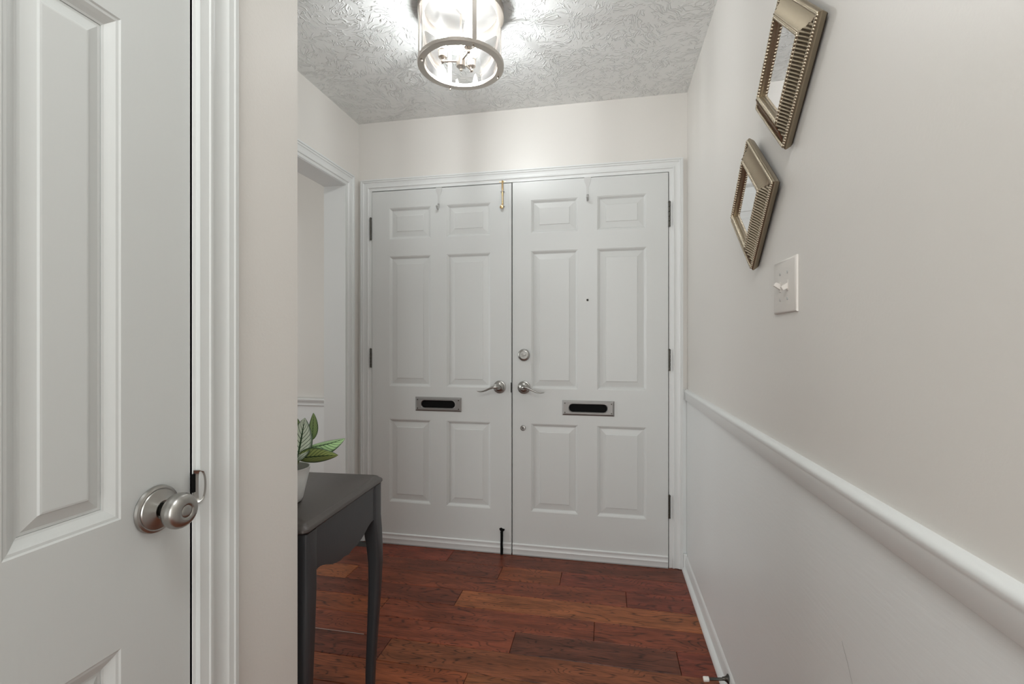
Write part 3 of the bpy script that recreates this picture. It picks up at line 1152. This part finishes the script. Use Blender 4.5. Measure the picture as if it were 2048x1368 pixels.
# ------------------------------------------------------------------ mirrors
def mirror(cy, cz, a, b, tilt, label):
    """diamond-hung square mirror, reverse-profile reeded frame; local x = out of the wall (negative world X)."""
    root = empty('wall_mirror', (RX, cy, cz), 0)
    tag(root, label, 'mirror', 'diamond mirrors on the right wall')
    root.rotation_euler = (0, R(-tilt), 0)
    root.location.x = RX - math.sin(R(tilt)) * b - .001
    cor = [Vector((0, a, 0)), Vector((0, 0, b)), Vector((0, -a, 0)), Vector((0, 0, -b))]

    def lev(k, h):
        return [c * k + Vector((-h, 0, 0)) for c in cor]
    bm = bmesh.new()
    prof = [(.945, 0), (.965, .003), (1.0, .0125), (1.0, .0150), (.985, .0175), (.945, .0170), (.925, .0165), (.87, .0185), (.80, .0235), (.735, .0300), (.71, .0325), (.69, .0330), (.685, .0315), (.65, .0310), (.632, .0290), (.628, .0240), (.60, .0220)]
    loft(bm, [lev(k, h) for k, h in prof], cap=False)
    for f in bm.faces:
        f.material_index = 0
    fr_ = obj('frame', bm, [M['reedshade'], M['champside']], root)
    for p in fr_.data.polygons:
        ks = [max(abs(fr_.data.vertices[i].co.y) / a + abs(fr_.data.vertices[i].co.z) / b for i in p.vertices)]
        if ks[0] > .975 or (ks[0] < .715):
            p.material_index = 1
    obj('mirror_glass', (lambda q: (loft(q, [lev(.626, .018), lev(.626, .0236)]), q)[1])(bmesh.new()), M['mirror'], root)
    obj('backing', (lambda q: (loft(q, [lev(.93, .0002), lev(.93, .0058)]), q)[1])(bmesh.new()), M['black'], root)

    # reeds: ribs across each rail
    bm = bmesh.new()
    n = 36
    for s in range(4):
        A, B = cor[s], cor[(s + 1) % 4]
        for i in range(n):
            f = (i + .5) / n
            pts = []
            cps = [(.930, .0160), (.90, .0174), (.87, .0188), (.835, .0212), (.80, .0238), (.765, .0270), (.735, .0298), (.715, .0312)]
            sect = cps
            # ribs stay perpendicular to the rail: foot point on the outer edge, clipped by the mitre
            base = A.lerp(B, f)
            t_ = (B - A)
            Ln = t_.length
            t_ = t_ / Ln
            nrm = (A + B).normalized()          # outward
            nrm = (nrm - t_ * nrm.dot(t_)).normalized()
            apo = abs(((A + B) / 2).dot(nrm))
            s0 = f * Ln
            rad = Ln / n * .34
            for k, h in sect:
                lim = (1 - k) * .5 * Ln * 1.0
                if s0 < lim + rad * .5 or s0 > Ln - lim - rad * .5:
                    break
                p = base - nrm * (1 - k) * apo
                pts.append(Vector((-h - .0002, p.y, p.z)))
            if len(pts) >= 2:
                tv = t_
                rings = []
                for p in pts:
                    rings.append([p - tv * rad + Vector((.001, 0, 0)), p - tv * rad * .62 + Vector((-rad * .75, 0, 0)), p + Vector((-rad * 1.35, 0, 0)), p + tv * rad * .62 + Vector((-rad * .75, 0, 0)), p + tv * rad + Vector((.001, 0, 0))])
                loft(bm, rings)
    o = obj('reeding', bm, M['champagne'], root, True, 50)
    o['kind'] = 'stuff'
    # bead rows
    for k, h, n, r, nm in ((.965, .0190, 44, .0036, 'outer_beading'), (.660, .0325, 24, .0044, 'inner_beading')):
        bm = bmesh.new()
        for s in range(4):
            A, B = cor[s] * k, cor[(s + 1) % 4] * k
            for i in range(n):
                p = A.lerp(B, (i + .5) / n)
                sphere(bm, (-h, p.y, p.z), r, 8, 5)
        o = obj(nm, bm, M['champagne'], root, True)
        o['kind'] = 'stuff'
    return root


mirror(1.156, 1.7725, .189, .181, .8, 'upper of two diamond hung mirrors in reeded champagne frames')
mirror(1.394, 1.538, .188, .180, 1.6, 'lower diamond hung mirror in a reeded champagne frame, above the light switch')

# ------------------------------------------------------------------ door stop
ds = empty('door_stop', (RX - .0125, 1.672, .050), 0)
tag(ds, 'small dark door stop with white rubber tip on the right baseboard', 'door stop')
bm = bmesh.new()
lathe(bm, [(.0150, 0), (.0150, .0018), (.0125, .0035), (.0085, .007), (.0060, .013), (.0052, .018)], (0, 0, 0), (-1, 0, 0), 20)
obj('flange', bm, M['bronze'], ds, True, 40)
bm = bmesh.new()
lathe(bm, [(.0046, .014), (.0046, .058), (.0054, .060), (.0054, .063)], (0, 0, -.0), (-1, 0, -.13), 14)
obj('rod', bm, M['bronze'], ds, True, 40)
bm = bmesh.new()
lathe(bm, [(.0066, .060), (.0078, .0615), (.0084, .076), (.0072, .0785), (.0, .079)], (0, 0, 0), (-1, 0, -.13), 18)
obj('rubber_tip', bm, M['rubber'], ds, True, 40)

# ------------------------------------------------------------------ console table
tb = empty('console_table', (-.6455, .932, 0), R(3.0))
tag(tb, 'charcoal painted console table with curved legs holding the plant', 'table')
TW, TD = .72, .420


def rrect(x0, x1, y0, y1, r, z, n=4):
    out = []
    for cx, cy, a0 in ((x1 - r, y1 - r, 0), (x0 + r, y1 - r, 90), (x0 + r, y0 + r, 180), (x1 - r, y0 + r, 270)):
        for k in range(n + 1):
            a = R(a0 + 90 * k / n)
            out.append(Vector((cx + math.cos(a) * r, cy + math.sin(a) * r, z)))
    return out


bm = bmesh.new()
rs_ = []
for e, z in ((.012, .7345), (.003, .7365), (.0, .7405), (.0005, .7455), (.004, .7490), (.0065, .7500), (.0095, .7545), (.014, .7570)):
    rs_.append(rrect(-TW + e, -e, e, TD - e, .016, z))
loft(bm, rs_)
obj('tabletop', bm, M['toppaint'], tb, True, 40)


def leg(cx, cy, ox, oy):
    bm = bmesh.new()
    prof = [(.7345, .0215, .000, 0), (.64, .0215, .000, 0), (.60, .0212, .003, .15), (.55, .0200, .0065, .5), (.50, .0188, .0085, .8), (.44, .0175, .0078, 1), (.36, .0160, .0050, 1),
            (.27, .0145, .0015, 1), (.18, .0132, -.0020, 1), (.10, .0122, -.0030, 1), (.05, .0124, -.0010, 1), (.022, .0140, .0030, 1), (.008, .0150, .0050, 1), (.0, .0142, .0052, 1)]
    rings = []
    for z, hs, o_, rd in prof:
        x, y = cx + ox * o_, cy + oy * o_
        rr = .004 + rd * (hs * .62 - .004)
        rings.append(rrect(x - hs, x + hs, y - hs, y + hs, rr, z, 4))
    loft(bm, rings)
    return obj('leg', bm, M['darkpaint'], tb, True, 40)


LXs = (-.0255, -TW + .0255)
LYs = (.0300, TD - .0350)
for lx in LXs:
    for ly in LYs:
        leg(lx, ly, 1 if lx > -.2 else -1, 1 if ly > .2 else -1)


def apron(p0, p1, depth_fn, th):
    """skirt board between two legs with a shaped lower edge."""
    p0, p1 = Vector(p0), Vector(p1)
    d = (p1 - p0)
    nrm = Vector((-d.y, d.x, 0)).normalized() * th / 2
    bm = bmesh.new()
    rings = []
    n = 28
    for i in range(n + 1):
        f = i / n
        p = p0.lerp(p1, f)
        zb = depth_fn(f)
        rings.append([p + nrm + Vector((0, 0, zb)), p + nrm + Vector((0, 0, .7345)), p - nrm + Vector((0, 0, .7345)), p - nrm + Vector((0, 0, zb))])
    loft(bm, rings)
    return obj('apron', bm, M['darkpaint'], tb, True, 30)


def shape(f):
    pts = [(0, .636), (.06, .638), (.13, .632), (.24, .616), (.36, .607), (.42, .609), (.50, .603), (.58, .609), (.64, .607), (.76, .616), (.87, .632), (.94, .638), (1, .636)]
    for (a, za), (b, zb) in zip(pts, pts[1:]):
        if a <= f <= b + 1e-9:
            return za + (zb - za) * (f - a) / (b - a)
    return .636


apron((LXs[0] + .009, LYs[0] + .018, 0), (LXs[0] + .009, LYs[1] - .018, 0), shape, .018)
apron((LXs[1] - .009, LYs[0] + .018, 0), (LXs[1] - .009, LYs[1] - .018, 0), shape, .018)
apron((LXs[1] + .018, LYs[1] + .009, 0), (LXs[0] - .018, LYs[1] + .009, 0), shape, .018)
apron((LXs[1] + .018, LYs[0] - .009, 0), (LXs[0] - .018, LYs[0] - .009, 0), shape, .018)

# ------------------------------------------------------------------ potted plant
PX, PY, PT = -.792, 1.068, .7572
pp = empty('potted_plant', (PX, PY, PT), 0)
tag(pp, 'small green variegated plant in a white tapered pot on the console table', 'potted plant')
bm = bmesh.new()
lathe(bm, [(.0, 0), (.030, 0), (.0345, .003), (.0375, .012), (.0440, .042), (.0505, .070), (.0535, .0865), (.0545, .0878), (.0530, .0885), (.0510, .0875), (.0480, .070), (.046, .060)], (0, 0, 0), (0, 0, 1), 48, cap=False)
obj('pot', bm, M['pot'], pp, True, 50)
bm = bmesh.new()
lathe(bm, [(.0475, .066), (.03, .070), (.0, .072)], (0, 0, 0), (0, 0, 1), 32, cap=False)
obj('soil', bm, M['soil'], pp, True)


def leaf(base, tip, side, width, cup, droop, col, stem_from, label=None):
    """base, tip in plant space; side = rough direction of the leaf's width."""
    base, tip, side = Vector(base), Vector(tip), Vector(side)
    ax = (tip - base)
    Ln = ax.length
    ax.normalize()
    side = (side - ax * side.dot(ax)).normalized()
    up = side.cross(ax).normalized()
    bm = bmesh.new()
    uvl = bm.loops.layers.uv.new('UVMap')
    NU, NV = 14, 8
    grid = []
    for i in range(NU + 1):
        t = i / NU
        wv = width * (math.sin(math.pi * min(1, t ** .80)) ** .8 if 0 < t < 1 else 0)
        wv = wv * (1 - .12 * t) + .0004
        row = []
        for j in range(NV + 1):
            s = -1 + 2 * j / NV
            p = base + ax * (Ln * t) + side * (wv * s) + up * (cup * wv * (abs(s) ** 1.4) * 1.0 - droop * Ln * (t * t - t) * -1.0)
            row.append((bm.verts.new(p), (j / NV, t)))
        grid.append(row)
    for i in range(NU):
        for j in range(NV):
            q = [grid[i][j], grid[i][j + 1], grid[i + 1][j + 1], grid[i + 1][j]]
            f = bm.faces.new([v for v, _ in q])
            for lp, (_, uv) in zip(f.loops, q):
                lp[uvl].uv = uv
    o = obj('leaf', bm, M['leaf'], pp, True)
    md = o.modifiers.new('thickness', 'SOLIDIFY')
    md.thickness = .0009
    md.offset = 0
    o.color = (*col, 1)
    if label:
        o['label'] = label
    bm = bmesh.new()
    a = Vector(stem_from)
    mid = (a + base) / 2 + Vector((0, 0, .012))
    tube(bm, [a, mid, base, base + ax * .01], [.0030, .0028, .0024, .0012], 8)
    obj('stem', bm, M['stem'], pp, True)
    return o


PALE, YEL, GRN = (.70, .78, .64), (.36, .45, .15), (.25, .34, .13)
CR = Vector((math.cos(TH), math.sin(TH), 0))      # handy in-plan directions of the room seen along the hall
CF = Vector((-math.sin(TH), math.cos(TH), 0))


def P(u, v, k):
    """plant-space point: u to the side, v up from the pot base, k away along the hall."""
    return CR * u + CF * k + Vector((0, 0, v))


leaf(P(.032, .106, -.02), P(.042, .212, .004), CR, .033, .12, .10, PALE, P(.006, .078, 0), 'broad pale leaf with dark green veins')
leaf(P(.043, .146, .045), P(.049, .219, .040), CR * .6 + CF * .8, .0140, .2, -.05, GRN, P(.012, .078, .012), 'upright plain green leaf')
leaf(P(.044, .134, .01), P(.139, .156, .02), Vector((0, 0, 1)) * .62 + CF * .8, .026, .55, -.16, (.36, .55, .26), P(.010, .078, .004))
leaf(P(.028, .112, -.012), P(.130, .119, -.005), Vector((0, 0, .8)) - CF * .5, .027, .2, -.10, YEL, P(.004, .078, -.008), 'yellow green leaf reaching right')
leaf(P(.018, .112, -.03), P(.042, .094, -.055), CR, .014, .2, .05, (.20, .32, .12), P(.0, .078, -.012))
leaf(P(-.025, .120, .0), P(-.075, .190, .01), CR * .5 + CF, .024, .2, .08, PALE, P(-.006, .078, 0))
leaf(P(-.030, .112, -.02), P(-.120, .140, -.03), CF, .023, .2, -.12, YEL, P(-.008, .078, -.006))
leaf(P(.0, .120, .03), P(-.010, .200, .075), CR, .024, .2, .08, GRN, P(.0, .078, .01))
leaf(P(-.015, .114, -.03), P(-.055, .150, -.090), CR, .022, .2, -.1, PALE, P(-.002, .078, -.012))

# ------------------------------------------------------------------ ceiling lantern
LC = Vector((-.546, 1.747, 0))
lm = empty('ceiling_light', (LC.x, LC.y, CZ), 0)
tag(lm, 'satin nickel drum ceiling light with clear glass and three candle bulbs', 'ceiling light')
ZB = 2.2155 - CZ      # underside of the bottom ring
ZT = 2.406 - CZ
RO, RI = .1645, .1385


def ring(z0, z1, ro, ri, nm, m):
    bm = bmesh.new()
    pr = [(ri, z0 + .001), (ri + .001, z0), (ro - .001, z0), (ro, z0 + .001), (ro, z1 - .001), (ro - .001, z1), (ri + .001, z1), (ri, z1 - .001)]
    seg = 96
    rr_ = [[bm.verts.new((math.cos(t) * r, math.sin(t) * r, z)) for t in (2 * math.pi * i / seg for i in range(seg))] for r, z in pr]
    for k in range(len(rr_)):
        A, B = rr_[k], rr_[(k + 1) % len(rr_)]
        for i in range(seg):
            j = (i + 1) % seg
            bm.faces.new((A[i], A[j], B[j], B[i]))
    return obj(nm, bm, m, lm, True, 40)


ring(ZB, ZB + .0145, RO, RI, 'bottom_ring', M['lampnickel'])
ring(ZT, -.001, RO, RI, 'top_ring', M['lampnickel'])
bm = bmesh.new()
lathe(bm, [(.1384, -.0012), (.1384, -.016), (.120, -.020), (.0, -.020)], (0, 0, 0), (0, 0, 1), 64)
obj('top_pan', bm, M['pan'], lm, True, 40)
# glass drum
bm = bmesh.new()
seg = 96
gp = [(.1505, ZB + .0148), (.1505, ZT - .0004)]
lathe(bm, gp, (0, 0, 0), (0, 0, 1), seg, cap=False)
obj('glass_drum', bm, M['glass'], lm, True)
A0 = R(-55.8)
for k in range(4):
    a = A0 + k * math.pi / 2
    bm = bmesh.new()
    box(bm, .1585, .1635, -.008, .008, ZB + .0140, ZT + .0005, bev=.0006)
    o = obj('strap', bm, M['lampnickel'], lm)
    o.rotation_euler = (0, 0, a)
    bm = bmesh.new()
    lathe(bm, [(.0028, .001), (.0028, -.004), (.0044, -.006), (.0048, -.0090), (.0030, -.0125), (.0, -.0135)], (.1525, 0, ZB), (0, 0, 1), 14)
    o = obj('finial', bm, M['lampnickel'], lm, True, 40)
    o.rotation_euler = (0, 0, a)
# stem and hub
bm = bmesh.new()
lathe(bm, [(.0042, -.019), (.0042, ZB + .034)], (0, 0, 0), (0, 0, 1), 16)
obj('center_rod', bm, M['lampnickel'], lm, True, 40)
bm = bmesh.new()
lathe(bm, [(.0, ZB + .036), (.0165, ZB + .036), (.0180, ZB + .0345), (.0180, ZB + .0045), (.0170, ZB + .003), (.0055, ZB + .003), (.0045, ZB - .001), (.0060, ZB - .005), (.0062, ZB - .009), (.0045, ZB - .013), (.0, ZB - .0145)], (0, 0, 0), (0, 0, 1), 40)
obj('hub', bm, M['lampnickel'], lm, True, 40)
ZA = 2.2395 - CZ
for k in range(3):
    a = R(191.2 + 120 * k)
    dx, dy = math.cos(a), math.sin(a)
    cx, cy = dx * .070, dy * .070
    ar = empty('lamp_arm', (0, 0, 0), 0, lm)
    bm = bmesh.new()
    tube(bm, [(dx * .016, dy * .016, ZA), (cx, cy, ZA)], .0036, 12)
    sphere(bm, (cx, cy, ZA), .0078, 14, 8)
    lathe(bm, [(.0040, .004), (.0070, .008), (.0095, .010), (.0060, .0125), (.0060, .014)], (cx, cy, ZA), (0, 0, 1), 20)
    obj('arm_rod', bm, M['lampnickel'], ar, True, 40)
    bm = bmesh.new()
    lathe(bm, [(.0, .014), (.0145, .014), (.0165, .0155), (.0172, .038), (.0188, .0395), (.0188, .042), (.0165, .0425), (.0160, .020), (.0, .020)], (cx, cy, ZA), (0, 0, 1), 32, cap=False)
    obj('socket_cup', bm, M['lampnickel'], ar, True, 40)
    bm = bmesh.new()
    lathe(bm, [(.0075, .0205), (.0100, .048), (.0150, .064), (.0172, .080), (.0165, .095), (.0125, .112), (.0068, .127), (.0, .138)], (cx, cy, ZA), (0, 0, 1), 28)
    obj('bulb', bm, M['bulb'], ar, True)
